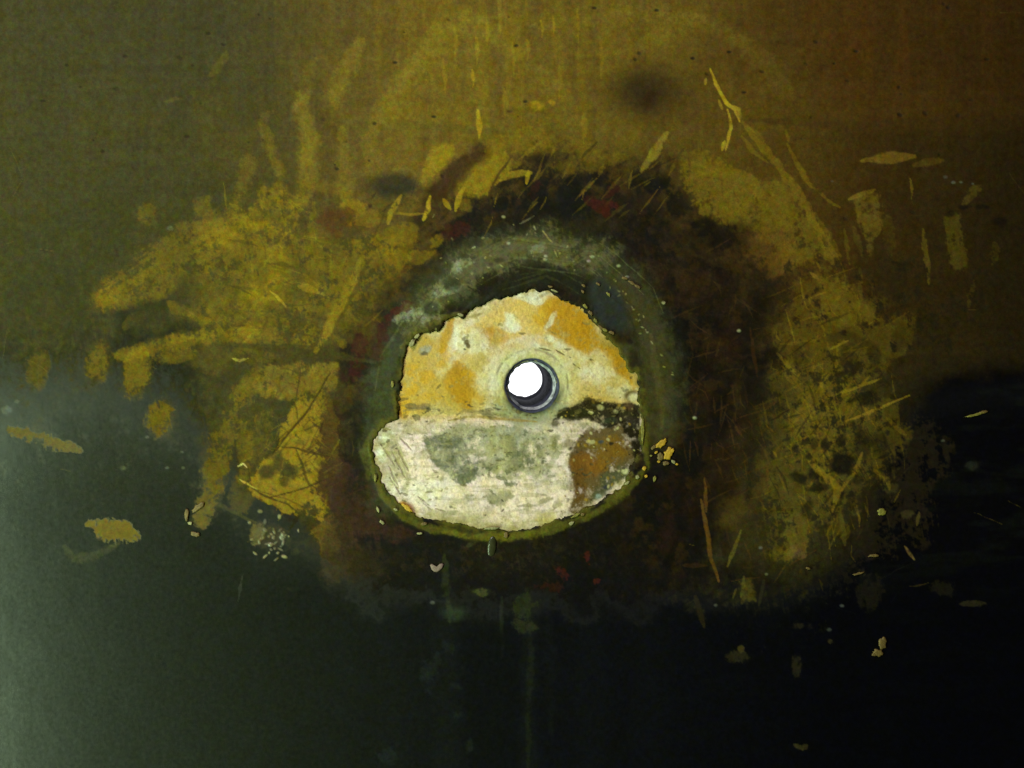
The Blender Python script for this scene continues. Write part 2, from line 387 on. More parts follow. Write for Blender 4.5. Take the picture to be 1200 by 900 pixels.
# horizontal dark streak through the rub
P.line([(276,405),(320,409),(370,414),(440,424)], 9, C(62,54,26), .8, soft=.7, warp=3, brk=.25)
P.line([(300,404),(380,406)], 3, C(60,50,24), .6, soft=.7)
for a,b,rx,ry,k,t in [(330,360,18,8,.4,0),(345,345,22,10,.5,20),(385,395,18,14,.5,0),(335,425,14,26,.4,20),(215,340,10,20,.4,0),
                      (265,350,10,22,.35,0),(252,425,26,14,.45,0),(315,250,14,9,.5,-20),(290,375,20,8,.3,0),(347,290,8,12,.45,0),(370,375,26,9,.4,10),
                      (280,300,8,20,.22,0),(310,320,6,18,.25,0),(420,310,9,14,.25,0),(380,325,12,9,.3,0)]:
    P.ell(a,b,rx,ry, C(70,60,24), k, t, soft=.7, warp=10, brk=.3)
P.line([(428,300),(405,345),(388,378),(370,412)], 11, C(146,118,26), .6, warp=4)
P.line([(438,300),(412,345),(398,378)], 5, C(70,55,20), .6, warp=4)
P.line([(318,340),(335,358)], 3, C(168,140,40), .6); P.line([(352,335),(378,346)], 8, C(162,132,36), .6)
P.line([(272,420),(280,423),(290,420)], 2.5, C(160,145,66), .8)

# ---------------------------------------------------------------- upper rubs around the ring
OE(412,242,14,9,.7); OE(405,262,26,17,.75,c=C(82,56,22)); OE(408,262,8,7,.8,c=C(150,98,20))
P.ell(395,258,22,14, C(74,46,22), .6, brk=.2)
O([(506,170),(531,163),(531,180),(514,196),(500,220),(488,226),(492,204)], .9, 4, 6, .2, C(134,110,24))
P.line([(513,192),(532,187)], 5, C(126,100,26), .7)
OE(566,205,27,20,.85,-25,c=C(132,107,24)); OE(585,190,20,14,.5); OE(555,222,20,10,.5)
P.line([(562,178),(534,200),(508,228)], 28, C(52,33,18), .85, soft=.6, warp=8, brk=.2)
P.ell(462,218,30,14, C(34,34,30), .92, 5, soft=.5); P.ell(450,213,18,6, C(60,48,22), .5)
P.line([(600,182),(585,205),(572,228)], 3, C(70,52,18), .85, warp=2)
for l,wd,a in [([(470,230),(458,250),(455,262)],7,.8),([(504,232),(502,245),(497,258)],6,.9),([(545,220),(538,232),(534,246)],6,.7),
               ([(588,212),(600,206),(622,202)],9,.5),([(620,200),(618,215)],5,.7),([(455,250),(500,251)],3,.4),([(520,232),(528,244)],6,.6)]:
    P.line(l, wd, C(156,128,30), a, soft=.4, warp=3, brk=.3, rough=.66)
for a in [(440,290,26,12,.6),(470,275,20,12,.5),(430,255,14,10,.35),(512,282,10,7,.5),(495,300,16,7,.45),(545,240,8,8,.4),(610,165,40,16,.35),(665,170,30,10,.3),(690,190,40,12,.3)]:
    OE(a[0],a[1],a[2],a[3],a[4],-10)
P.line([(782,156),(768,178),(752,200)], 8, C(150,130,44), .5, soft=.7, brk=.5)
P.line([(700,166),(682,185)], 4, C(52,40,16), .7); P.line([(660,172),(640,196)], 5, C(60,48,20), .7)

# ---------------------------------------------------------------- right rubbed ochre
K = C(112, 92, 20)
O([(798,186),(830,183),(866,194),(892,216),(925,212),(934,250),(962,265),(978,302),(930,312),(884,272),(850,264),(820,256),(800,232)], .6, 9, 12, .5, K)
OL([(822,200),(858,196)], 12, .4, c=K); OL([(880,215),(886,245)], 8, .6, c=K); OL([(915,218),(910,250),(918,262)], 18, .4, c=K)
O([(868,272),(930,268),(935,310),(900,330),(875,300)], .5, 9, 8, .4, C(116,80,24))
for l,wd,a in [([(833,80),(840,100),(850,120),(861,128),(867,142)],4.5,1.),([(853,128),(857,150),(851,176)],4,1.),([(850,165),(847,176)],5,.9),
               ([(828,92),(827,99)],4,.6),([(842,118),(846,128)],4,.5),([(858,124),(866,128),(867,140)],6,.8)]:
    P.line(l, wd, C(156,130,32), a, soft=.4, warp=2.4, rough=.6)
for l,wd,a in [([(870,142),(905,185),(930,218),(955,262),(980,300)],9,.62),([(870,160),(885,178),(900,190)],5,.5),
               ([(921,152),(924,166)],4,.5),([(922,168),(945,212),(972,236),(984,243)],5,.5),([(935,190),(950,220)],6,.4),
               ([(945,245),(970,290),(975,310)],10,.4),([(955,250),(985,300)],6,.35),([(880,150),(895,165)],6,.35)]:
    P.line(l, wd, C(118,94,22), a, soft=.6, warp=3, brk=.5)
P.line([(1010,188,.4),(1040,184,1.),(1072,182,.8)], 13, C(116,88,26), .75, soft=.5, warp=3, brk=.35)
P.line([(1070,193),(1105,188)], 9, C(96,74,22), .5, soft=.6, warp=3)
P.poly([(998,232),(1022,221),(1030,228),(1032,262),(1018,300),(1004,250)], C(120,98,32), .5, 5, 6, .5)
P.line([(995,233),(1026,222)], 6, C(140,112,32), .5)
for l,wd,a in [([(1065,208),(1069,232)],2.6,.8),([(1082,268),(1088,332)],6,.6),([(1118,258),(1124,308)],17,.45),([(1130,238),(1148,218)],14,.4),
               ([(1008,315),(1010,352)],5,.4),([(1140,330),(1135,360)],8,.2),([(1000,268),(1010,300)],6,.4),([(1165,285),(1165,310)],10,.2),
               ([(990,270),(996,310)],4,.45),([(1040,255),(1045,300)],12,.2)]:
    P.line(l, wd, C(98,82,22), a, soft=.7, warp=4, brk=.6)
for a in [(1113,251,6,4),(1130,243,7,3),(1151,244,7,3),(1170,262,8,5)]: P.ell(*a, C(24,18,12), .8)
rng = np.random.default_rng(52)
O([(975,470),(1062,462),(1094,520),(1082,600),(1040,645),(985,672),(925,690),(880,690),(900,600)], .13, 30, 26, 1., C(84,66,26))
O([(800,192),(835,185),(870,196),(893,218),(892,250),(874,264),(850,263),(825,256),(808,236),(795,212)], .38, 7, 12, .4, C(118,94,24))
O([(892,214),(926,212),(936,250),(966,268),(975,300),(930,322),(905,310),(893,270)], .28, 10, 14, .5, C(108,84,24))
# broad right-hand rub
O([(948,332),(976,324),(1002,345),(1036,356),(1030,376),(1068,366),(1060,402),(1036,422),(1026,442),(1002,450),(1000,482),(1046,472),
   (1060,502),(1046,545),(1012,562),(992,590),(985,628),(962,612),(942,642),(926,662),(908,652),(890,622),(894,560),(900,500),(908,450),(916,400),(930,360)],
  .32, 16, 20, .7, K)
O([(958,330),(985,335),(1010,358),(1034,360),(1020,378),(985,380),(960,372)], .35, 8, 12, .8, C(120,98,24))
O([(935,455),(985,440),(1000,480),(975,520),(955,545),(935,520)], .38, 12, 14, .8, C(116,92,24))
scr(230, 890, 1040, 335, 640, (-22, -64, 58, 80), C(130,104,22), .15, .5, 3)
scr(36, 970, 1080, 400, 620, (-22, -64, 62), C(66,54,22), .15, .4, 2.2, 30)
scr(60, 830, 930, 420, 700, (-24, 80, 62), C(96,66,24), .15, .5)
scr(90, 890, 1060, 330, 680, (-22, -60, 60), C(26,21,12), .2, .6)
for a in [(985,542,17,13,.95),(934,560,8,7,.85),(950,556,8,6,.8),(968,520,7,7,.8),(985,515,6,8,.8),(955,572,14,5,.7),(1015,470,16,10,.75),(1010,520,10,20,.6),
          (1030,520,14,12,.55),(995,425,10,16,.5),(985,395,24,6,.4),(940,420,10,16,.4),(1010,405,14,8,.4),(980,580,6,9,.8),(945,600,6,12,.7),(1000,560,10,8,.6),
          (953,520,5,6,.6),(1025,420,6,14,.5),(975,600,5,8,.6)]:
    P.ell(a[0],a[1],a[2],a[3], C(20,17,12), a[4], warp=10, soft=.35)
for l,wd,a in [([(975,464),(1000,456),(1032,444)],4,.8),([(992,494),(1025,482),(1066,463)],3.2,.9),([(1014,480),(1019,486),(1022,482)],4,.8),
               ([(973,409),(994,400)],4,.8),([(950,320),(958,328)],4,.6),([(910,415),(935,440)],5,.5),([(948,540),(970,562),(985,575)],9,.6),
               ([(975,600),(980,575),(972,560)],7,.6),([(985,575),(1005,545),(1010,530)],6,.6),([(905,530),(909,536)],3,.8),([(920,440),(930,450)],4,.4),
               ([(1025,550),(1040,560),(1042,572)],8,.5),([(1040,490),(1060,510)],6,.3),([(895,560),(880,600)],12,.25)]:
    P.line(l, wd, C(132,106,30), a, soft=.5, warp=3, brk=.35, taper=.6)
P.line([(902,492),(925,480)], 2.4, C(40,26,12), .8); P.line([(843,588),(875,573)], 2.6, C(40,26,12), .8)

# grime settled back into the rubs
gz = sstep(.35, 1.5, -P.brush) * .5 + sstep(.54, .64, fbm(X, Y, 70, seed=72, octv=5)) * .35
P.mix(full, np.clip(gz, 0, .8) * sstep(190, 250, Y) * (1 - mD) * (1 - mR) * (1 - sstep(600, 660, X)), C(62, 55, 24))
P.mix(full, np.clip(gz * 1.3, 0, .95) * sstep(250, 320, Y) * (1 - mD) * sstep(860, 920, X), C(38, 31, 15))
# ---------------------------------------------------------------- dark ring round the bare patch
for a in [(860,370,40,36,.6,10,C(60,40,18)),(800,330,50,22,.55,25,C(58,40,20)),(878,298,30,20,.6,20,C(72,50,20)),(832,300,26,12,.5,20,C(66,48,18)),
          (850,440,30,22,.35,0,C(50,34,16)),(862,520,34,40,.5,20,C(54,34,16)),(872,600,34,44,.55,-15,C(62,44,18)),(838,560,18,50,.4,0,C(44,24,14)),(900,470,26,40,.45,0,C(54,42,18)),
          (735,240,40,22,.5,0,C(46,33,21)),(690,262,20,12,.5,0,C(60,50,24)),(660,270,24,10,.45,0,C(54,46,24)),(825,465,16,12,.4,0,C(60,42,20)),
          (888,645,30,30,.45,0,C(62,50,22)),(860,602,24,16,.55,-25,C(96,74,24)),(905,560,20,30,.3,0,C(74,58,22))]:
    P.ell(a[0],a[1],a[2],a[3], a[6] * .85, a[4] * .75, a[5], soft=.85, warp=18, brk=.3)
for a in [(886,385,16,36,.7),(892,335,18,22,.6),(878,440,24,30,.7),(850,325,16,12,.7),(840,490,14,36,.75),(886,560,9,60,.5),(815,285,30,12,.6),(835,345,14,10,.5),(805,385,26,28,.7),
          (800,590,34,70,.85),(808,430,28,44,.6),(775,600,54,40,.8),(730,640,84,36,.7),(845,405,18,18,.5),(866,275,12,14,.6),(822,262,24,7,.6)]:
    P.ell(a[0],a[1],a[2],a[3], C(18,15,12), a[4], soft=.85, warp=16, brk=.1)
mr_ = sstep(700, 800, X) * sd_poly(X, Y, RING)
P.mix(full, sstep(0, 40, mr_) * sstep(.42, .74, fbm(X, Y, 34, seed=74, octv=6, gain=.62)) * .45, C(48,28,16))
P.mix(full, sstep(0, 40, mr_) * sstep(.44, .70, fbm(X, Y, 26, seed=75, octv=6, gain=.62)) * .75, C(17,15,13))
P.mix(full, sstep(0, 40, mr_) * sstep(.52, .72, fbm(X, Y, 16, seed=76, octv=5, gain=.65)) * .3, C(66,46,20))
scr(70, 760, 930, 240, 640, (-24, 75, 40, 100), C(70,48,22), .15, .45, 3)
P.line([(880,385),(884,415),(888,440)], 4, C(66,40,18), .5); 
P.mix(full, mD * sstep(625, 720, Y) * .85, dk)  # painted-in dark reflection laid back over the ring's lower edge
# grey green film round the patch
P.line([(452,585),(446,520),(450,450),(466,400),(505,340),(560,300),(635,286),(700,306),(748,350),(774,420),(776,490)], 44, C(58,59,36), .8, soft=.8, warp=7, brk=.1, rough=.45)
P.line([(490,385),(520,335),(570,302),(640,285),(700,302)], 32, C(92,86,50), .8, soft=.95, warp=10, brk=.4, rough=.42)
P.line([(452,470),(450,440),(458,415)], 26, C(64,68,42), .5, soft=.8, warp=9, brk=.3)
P.line([(735,340),(765,395),(775,450),(772,510)], 36, C(66,58,28), .65, soft=.8, warp=6, brk=.15)
P.line([(760,390),(775,450),(776,500)], 10, C(88,80,40), .4, soft=.8, warp=6, brk=.5)
for l,wd,a in [([(545,378),(570,352),(600,333),(650,322),(686,342),(704,368)],20,.85),([(575,348),(610,336)],12,.5)]:
    P.line(l, wd, C(34,34,22), a, soft=.6, warp=5)
for l in [[(600,330),(650,316),(690,336)],[(590,340),(640,324),(680,345)],[(610,322),(660,312)]]:
    P.line(l, 3, C(58,58,34), .5, warp=3, brk=.5)
P.ell(714,358,19,36, C(36,40,36), .92, -28, soft=.3, warp=4, rough=.35)
P.ell(735,420,12,10, C(60,58,34), .7); P.ell(738,412,16,8, C(70,68,42), .6, 30)
P.ell(742,425,10,16, C(34,26,14), .8); P.line([(752,445),(752,480)], 8, C(52,42,18), .7)
for a in [(483,370,16,9,.6),(505,363,10,12,.5),(520,340,16,6,.7),(515,335,8,10,.6),(535,315,12,6,.6),(545,305,8,5,.5),(478,362,10,6,.6),(500,380,6,6,.4),(630,290,10,4,.4)]:
    P.ell(a[0],a[1],a[2],a[3], C(140,142,108), a[4], -25, soft=.8, warp=7, brk=.55)
for a in [(507,363,10,9,.9),(527,332,11,9,.8),(524,325,14,8,.5),(500,355,8,6,.4),(540,350,22,10,.5)]:
    P.ell(a[0],a[1],a[2],a[3], C(50,54,30), a[4], soft=.4, warp=5)
for a in [(560,285,7,4),(575,309,3,2),(517,307,4,3),(584,305,6,3)]: P.ell(*a, C(46,40,26), .7, warp=3)
rng = np.random.default_rng(9)
for i in range(70):           # pale crumbs caught in the film
    t = rng.random(); q = rng.normal(0, 16)
    a = np.interp(t, [0,.3,.5,.7,1], [470,545,640,720,780]) + q * .8; b = np.interp(t, [0,.3,.5,.7,1], [390,300,285,325,430]) + q
    P.ell(a, b, rng.uniform(.7,2.6), rng.uniform(.5,1.1), C(150,146,92), rng.uniform(.25,.8), ang=rng.uniform(0,180), warp=3, brk=.4, h=.5)
for (a,b) in [(590,254),(596,285),(778,355),(866,388),(814,490),(639,304),(640,300),(725,312),(735,325),(690,306),(694,301)]:
    P.ell(a,b,2.2,1.6, C(150,148,112), .85, warp=1, h=.6)
P.line([(608,261),(625,253)], 2.4, C(96,94,60), .8); P.line([(636,270),(648,284)], 2.2, C(150,140,70), .8)
for k in range(26):          # fine concentric rub marks in the film
    q = rng.uniform(-22, 26); t0 = rng.uniform(0, .8); t1 = min(1, t0 + rng.uniform(.08, .3))
    ts = np.linspace(t0, t1, 6)
    px = np.interp(ts, [0,.16,.32,.48,.64,.82,1], [446,462,520,600,690,752,778]); py = np.interp(ts, [0,.16,.32,.48,.64,.82,1], [520,420,335,290,302,356,470])
    nx, ny = px - 615, py - 470; nn_ = np.hypot(nx, ny)
    P.line([(x + q*a/c, y + q*b/c) for x, y, a, b, c in zip(px, py, nx, ny, nn_)], rng.uniform(1., 2.6), C(108,108,66) if k % 2 else C(36,36,22), rng.uniform(.15,.5), soft=.8, warp=2, brk=.5)
# bead of old paint at the edge of the patch
P.line([(434,520),(436,552),(448,580),(470,605),(505,620),(560,629),(600,630),(645,621),(690,606),(735,578),(757,548),(756,490)], 9, C(86,81,26), .75, soft=.8, warp=3, brk=.25, h=.5)
P.line([(470,405),(484,392),(515,377),(545,366)], 9, C(96,90,34), .6, soft=.7, warp=3, brk=.5, h=.4)
P.line([(520,624),(560,629),(600,629),(640,621)], 9, C(98,92,26), .6, soft=.8, warp=3, brk=.2, h=.4)
P.line([(438,505),(428,530),(430,560)], 10, C(84,82,32), .6, soft=.7, warp=5, brk=.3)
# reds
for a in [(478,360,13,6,.9,-30),(462,368,14,5,.85,-35),(450,386,6,12,.8,20),(424,405,7,15,.75,0),(420,430,9,10,.7,0),(442,412,6,10,.7,0),(538,265,10,8,.7,20),(528,276,6,5,.6,0),
          (472,430,3,6,.4,0),(410,440,10,8,.4,0),(708,238,15,7,.85,10),(712,246,6,6,.95,0),(720,222,8,5,.7,-30),(628,222,6,10,.5,20),(608,238,5,4,.6,0),(695,232,12,6,.5,0),
          (690,652,3.6,8,1.,0),(660,672,6,8,.85,-35),(698,684,5,3,.9,0),(690,660,3,4,.8,0),(645,690,18,8,.4,0),(800,188,14,5,.3,0)]:
    P.ell(a[0],a[1],a[2],a[3], C(62,25,18) if a[4] > .8 else RED, a[4] * .85, a[5], soft=.7, warp=9, brk=.8)
for a in [(408,590,24,40,.75),(430,612,26,14,.75),(465,622,22,10,.7),(462,634,8,5,.9),(398,560,14,20,.4),(440,600,12,10,.4),(380,560,10,20,.3)]:
    P.ell(a[0],a[1],a[2],a[3], C(56,37,26), a[4], soft=.8, warp=9, brk=.35)
for a in [(396,640,20,26,.6),(420,660,40,20,.4),(385,670,14,24,.4)]:
    P.ell(a[0],a[1],a[2],a[3], C(54,42,22), a[4], soft=.8, warp=12, brk=.4)
# ---------------------------------------------------------------- runs and specks under the patch
P.line([(617,690),(620,720),(622,760),(620,820),(618,905)], 7, C(28,30,20), .8, soft=.9, warp=3, brk=.4)
P.ell(617,708,12,14, C(48,52,26), .6, soft=.9, brk=.5); P.ell(616,735,11,8, C(56,58,32), .6, soft=.9, brk=.5)
P.line([(520,650),(522,690),(526,728)], 9, C(52,56,30), .6, soft=.8, warp=4, brk=.4); P.ell(530,720,14,7, C(54,66,46), .6, soft=.8)
P.line([(588,700),(588,770)], 5, C(32,34,26), .7, soft=.8); P.ell(565,695,10,5, C(74,76,34), .6, brk=.4)
P.poly([(540,740),(600,735),(612,800),(606,1000),(556,1000),(548,860)], C(9,10,11), .8, 12, 6)
for a in [(502,790,8,14),(505,812,6,5),(528,758,8,6),(534,803,5,3),(540,836,10,6),(550,876,4,6),(456,885,10,6),(512,770,5,8)]: P.ell(*a, C(30,35,34), .5, soft=.9, brk=.4)
for a, b, c, d, e, g in [(520,670,524,905,30,.4),(455,730,458,905,36,.18),(617,700,618,905,18,.4),(690,730,694,905,36,.15),(760,740,764,905,40,.12),(400,730,398,905,30,.12),(640,690,646,860,12,.3)]:
    P.line([(a,b),(a+3,(b+d)/2),(c,d)], e, C(20,22,20), g, soft=.95, warp=5, brk=.1)
P.line([(560,630),(548,640)], 8, C(70,66,34), .4)
for (a,b,r,k) in [(506,707,3,.6),(145,548,4,.5),(196,548,2,.5),(215,548,2.4,.6),(213,530,2,.5),(172,513,2.5,.4),(8,480,6,.35),(20,470,3,.3),(198,267,4,.55),
                  (892,642,2.4,.9),(898,673,2,.8),(838,709,2,.5),(987,709,2.4,.5),(972,738,3,.4),(1118,214,2.2,.8),(1127,214,2,.7),(1140,215,1.6,.5),(1108,208,3,.4),(976,212,2,.4),
                  (640,580,2,.2),(1140,545,8,.14),(1105,516,2,.5),(340,480,2,.1)]:
    P.ell(a,b,r,r*.7, C(112,114,96), k * .6, warp=2, brk=.2)
rng = np.random.default_rng(12)
for i in range(40):           # crumbly spot lower left of the rub
    P.ell(rng.normal(318,12), rng.normal(630,14), rng.uniform(1,3.5), rng.uniform(.8,2), C(150,140,104), rng.uniform(.3,.8), ang=rng.uniform(0,180), warp=2, h=.6)
P.ell(316,630,18,14, C(70,58,30), .4, brk=.5); P.ell(300,625,8,12, C(110,96,50), .5, brk=.5)
P.line([(222,612),(250,590),(300,612)], 5, C(90,80,34), .3)
for l,wd,a,c in [([(822,585),(828,620),(834,655),(842,681)],5,.9,C(92,64,22)),([(868,622),(860,645),(852,664)],4,.6,C(104,90,32)),([(826,560),(828,600)],4,.5,C(110,76,28)),
                 ([(872,676),(868,700)],5,.6,C(84,76,30)),([(862,690),(858,702)],3,.5,C(90,80,34)),([(800,662),(828,662)],5,.3,C(70,48,22)),([(930,620),(928,640)],8,.4,C(110,92,30)),
                 ([(1060,640),(1070,656)],4,.7,C(120,98,44)),([(984,600),(990,640)],6,.35,C(96,84,30)),([(1074,615),(1076,600)],4,.5,C(100,86,32)),([(815,700),(825,735)],7,.35,C(60,48,20)),
                 ([(895,680),(888,710)],4,.3,C(60,56,28)),([(300,572),(282,562)],2.5,.8,C(160,140,50)),([(277,546),(284,543),(288,547)],2,.8,C(190,176,110))]:
    P.line(l, wd, c, a, soft=.5, warp=2.5, brk=.25)
O([(866,682),(880,680),(884,702),(868,706)], .5, 4, 4, .4, C(96,82,30)); OE(930,628,16,22,.35,c=C(110,92,36)); OE(935,645,10,8,.4,c=C(120,90,50)); OE(918,650,14,10,.4,c=K)
for a in [(1042,570,10,6,.4),(1062,602,7,5,.4),(990,560,8,6,.5),(1000,600,6,5,.5),(935,735,8,4,.18),(935,780,6,12,.18),(1020,690,14,20,.1),(1105,690,14,10,.1),(865,770,14,6,.2),
          (868,762,4,4,.6),(972,752,4,3,.3),(937,874,6,3,.4),(946,872,3,3,.3),(1140,708,12,3,.25)]:
    OE(*a, c=C(80,70,34))
# fine dust over everything and long faint hair scratches
rng = np.random.default_rng(33)
for i in range(110):
    a, b = rng.uniform(0, 1200), rng.uniform(0, 900); t = rng.uniform(0, math.pi); l = rng.uniform(6, 40)
    up = b < 640
    P.line([(a,b),(a+math.cos(t)*l, b+math.sin(t)*l)], rng.uniform(.6,1.1), (C(120,102,44) if rng.random() < .4 else C(40,32,16)) if up else C(26,28,22), rng.uniform(.08,.28), soft=.6, warp=3, brk=.5)

# relief of the paint film
P.h += ((n_m - .5) * 1.2 + (P.w1) * .35 + (P.dry - .5) * .16 + (n_v - .5) * .12) * (1 - .75 * mD)
P.rough += (n_m - .5) * (.10 - .085 * mD)
# mottle in the pigment
P.col *= (1 + (P.grain - .5) * .36 + (fbm(X, Y, 5, seed=41, octv=3) - .5) * .42)[..., None]
P.col[..., 2] *= (1 + (fbm(X, Y, 7, seed=42, octv=3) - .5) * 1.6)
P.col[..., 1] *= (1 + (fbm(X, Y, 6, seed=43, octv=3) - .5) * .35)
np.clip(P.col, .0004, .9, out=P.col)

rag = (fbm(X, Y, 9, seed=51, octv=4) - .5) * 9 + (fbm(X, Y, 3, seed=53, octv=2) - .5) * 2.5
sdp = sd_poly(X, Y, PATCH).astype(F) + rag
P.mix(full, np.exp(-((sdp + 2.5) / 5) ** 2) * sstep(350, 440, Y + (X - 600) * .12) * sstep(.34, .56, fbm(X, Y, 20, seed=54, octv=4)) * .75, C(92,86,28))
lip = sstep(.42, .62, fbm(X, Y, 34, seed=52, octv=4))
P.h -= sstep(-2.2, 0.8, sdp) * (2.9 + 2.6 * lip)        # the film turns down at the broken edge
P.h += np.exp(-((sdp + 5) / 3) ** 2) * .7 * lip            # and lifts a little before it, in places

door = bpy.data.objects.new('door_panel', None); COL.objects.link(door)
door.location = (0, 0, 0)
door['label'] = 'dark varnished door panel with rubbed ochre paint around a bare cream patch and peephole'
door['category'] = 'door panel'; door['kind'] = 'thing'
M_paint = pigment_material('worn_varnish', .62, .82, 1.18, .8, .03)
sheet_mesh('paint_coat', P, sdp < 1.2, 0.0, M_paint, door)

# ================================================================== BARE PATCH
Q = Sheet(np.arange(425, 765.1, .75), np.arange(326, 645.1, .75), .12)
X, Y = Q.X, Q.Y
full = (slice(None), slice(None))
q_m = fbm(X, Y, 34, seed=61, octv=5); q_s = fbm(X, Y, 8, seed=62, octv=4, gain=.7); q_h = fbm(X, Y, 26, 5, seed=63, octv=4)
Q.col[:] = C(212,190,154); Q.rough[:] = .8
low = sstep(480, 500, Y + (q_m - .5) * 16)
Q.mix(full, low, C(232,206,192))
Q.mix(full, (1 - low) * .55 * sstep(.3, .6, fbm(X, Y, 70, seed=69, octv=4)), C(190,164,70))
Q.mix(full, (1 - low) * sstep(.44, .62, q_m) * .5, C(186,156,60))
Q.mix(full, (1 - low) * sstep(.5, .66, fbm(X, Y, 22, seed=64, octv=4)) * .5, C(214,206,168))
A1, A2 = C(180,130,14), C(182,146,50)
# amber glue stain, right top
Q.poly([(636,352),(660,350),(690,368),(712,398),(735,420),(740,446),(722,430),(702,408),(688,414),(672,406),(655,396),(636,384),(624,372)], A1, .95, 5, 7, .12)
Q.ell(690,395,26,14, C(172,124,12), .6, 30, soft=.7); Q.ell(728,428,10,8, C(178,128,18), .7)
Q.poly([(560,362),(620,350),(645,362),(640,392),(600,392),(560,385)], C(206,166,56), .7, 10, 10, .3)
Q.ell(578,394,17,12, A1, .8, 0, soft=.35, warp=6, brk=.1); Q.ell(582,398,9,5, C(196,160,60), .5)
Q.line([(531,376),(524,392),(517,412)], 12, A1, .85, soft=.6, warp=4)
Q.poly([(474,400),(500,392),(520,396),(520,440),(540,430),(560,430),(556,482),(540,486),(520,478),(470,486),(470,440)], A2, .75, 14, 14, .25)
Q.poly([(535,428),(552,432),(556,450),(550,478),(538,482),(530,460),(526,440)], C(172,124,16), .8, 8, 8, .3)
for a in [(480,452,10,7,.7),(500,440,12,6,.6),(485,435,7,9,.6),(505,465,14,6,.5),(474,475,7,12,.7),(520,420,8,14,.5),(552,440,10,5,.6),(564,460,5,9,.4),(495,398,10,5,.5),(640,400,10,5,.4),(600,410,14,6,.3),
          (742,445,6,9,.7),(720,470,14,4,.3),(690,445,10,8,.3),(700,470,10,5,.35)]:
    Q.ell(a[0],a[1],a[2],a[3], C(196,148,28), a[4], soft=.6, warp=7, brk=.35)
for a in [(602,376,7,10,.7,-40),(598,382,12,5,.5,0),(646,378,3,10,.6,35),(644,396,6,4,.7,0),(655,404,8,4,.5,20),(620,350,16,4,.6,0),(560,400,14,14,.5,0),(540,398,8,14,.6,0),(575,440,14,20,.35,0),(485,398,5,5,.6,0),(620,345,24,4,.6,0),(700,440,20,12,.35,0)]:
    Q.ell(a[0],a[1],a[2],a[3], C(226,222,198), a[4], a[5], soft=.6, warp=6, brk=.3)
Q.ell(498,411,8,5, C(150,146,130), .9, -25, soft=.4, warp=3); Q.ell(496,417,4,2.2, C(80,72,48), .8)
# halo and groove round the hole
dh = np.hypot(X - HX, Y - HY)
Q.mix(full, (1 - sstep(36, 54, dh + (q_m - .5) * 26)) * .55, C(198,198,150))
Q.mix(full, np.exp(-((dh - 34.5) / 3) ** 2) * sstep(.4, .6, q_m + .05) * .6, C(176,164,60))
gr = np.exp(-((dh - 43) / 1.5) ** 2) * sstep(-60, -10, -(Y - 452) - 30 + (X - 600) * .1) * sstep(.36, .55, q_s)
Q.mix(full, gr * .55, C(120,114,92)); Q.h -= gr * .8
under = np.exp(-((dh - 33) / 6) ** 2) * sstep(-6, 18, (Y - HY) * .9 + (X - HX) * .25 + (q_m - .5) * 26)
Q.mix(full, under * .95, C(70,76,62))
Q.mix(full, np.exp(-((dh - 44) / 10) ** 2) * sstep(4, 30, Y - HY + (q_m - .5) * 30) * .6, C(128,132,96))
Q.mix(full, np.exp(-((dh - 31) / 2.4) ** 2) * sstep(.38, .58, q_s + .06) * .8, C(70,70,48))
Q.poly([(585,470),(600,478),(640,486),(662,470),(665,482),(645,496),(600,494),(580,484)], C(140,142,110), .6, 6, 6, .2)
for l in [[(672,426),(680,432)],[(652,410),(662,416)],[(632,408),(646,411)]]: Q.line(l, 2, C(84,74,44), .8, warp=1.5, h=-.6)
for a in [(467,452,3,3)]: pass
for a in [(547,401,4,3,.9),(549,405,3,3,.9),(543,398,2.5,2,.7),(549,394,2,2,.6),(530,370,8,2.4,.5),(556,369,8,2,.6),(640,345,14,2,.4)]:
    Q.ell(a[0],a[1],a[2],a[3], C(86,72,34), a[4], -20, warp=3, soft=.4)
# seam between the two layers
Q.line([(475,480),(500,476),(530,482),(570,482),(610,488)], 5, C(120,108,74), .55, soft=.6, warp=5, brk=.8)
Q.line([(525,492),(560,488),(590,490),(630,494)], 3.5, C(150,124,54), .8, soft=.6, warp=3, brk=.4)
for a in [(484,475,8,3,.7),(500,475,10,4,.6),(522,481,10,3,.8),(528,478,6,3,.7),(490,488,4,3,.8),(568,481,7,4,.6),(575,478,5,2,.7),(572,486,7,2,.7)]:
    Q.ell(a[0],a[1],a[2],a[3], C(104,92,68), a[4], 10, soft=.5, warp=5, brk=.6)
gc = fbm(X, Y, 7, seed=70, octv=4, gain=.75)
# grey cement showing through
Q.poly([(496,516),(512,505),(545,499),(600,499),(640,508),(660,520),(652,545),(625,560),(606,556),(592,565),(576,555),(558,562),(540,574),(528,560),(508,545)], C(140,138,108), .75, 4, 9, .6)
Q.poly([(496,518),(520,508),(550,512),(562,530),(560,552),(545,570),(534,572),(524,556),(504,542)], C(104,104,88), .85, 2, 8, .45)
Q.poly([(545,502),(600,502),(640,512),(600,520),(560,516)], C(150,150,124), .6, 8, 8, .5)
Q.poly([(562,520),(600,512),(608,540),(590,560),(572,552)], C(168,160,106), .6, 8, 8, .5)
cem = sstep(-6, 10, sd_poly(X + Q.w1 * 18, Y + Q.w2 * 18, [(492,508),(520,500),(560,498),(650,500),(665,520),(650,552),(600,566),(560,566),(538,576),(520,556),(500,540)]))
Q.mix(full, cem * sstep(.54, .66, gc) * .75, C(84,86,58)); Q.mix(full, cem * sstep(.56, .68, 1 - gc) * .6, C(184,180,140))
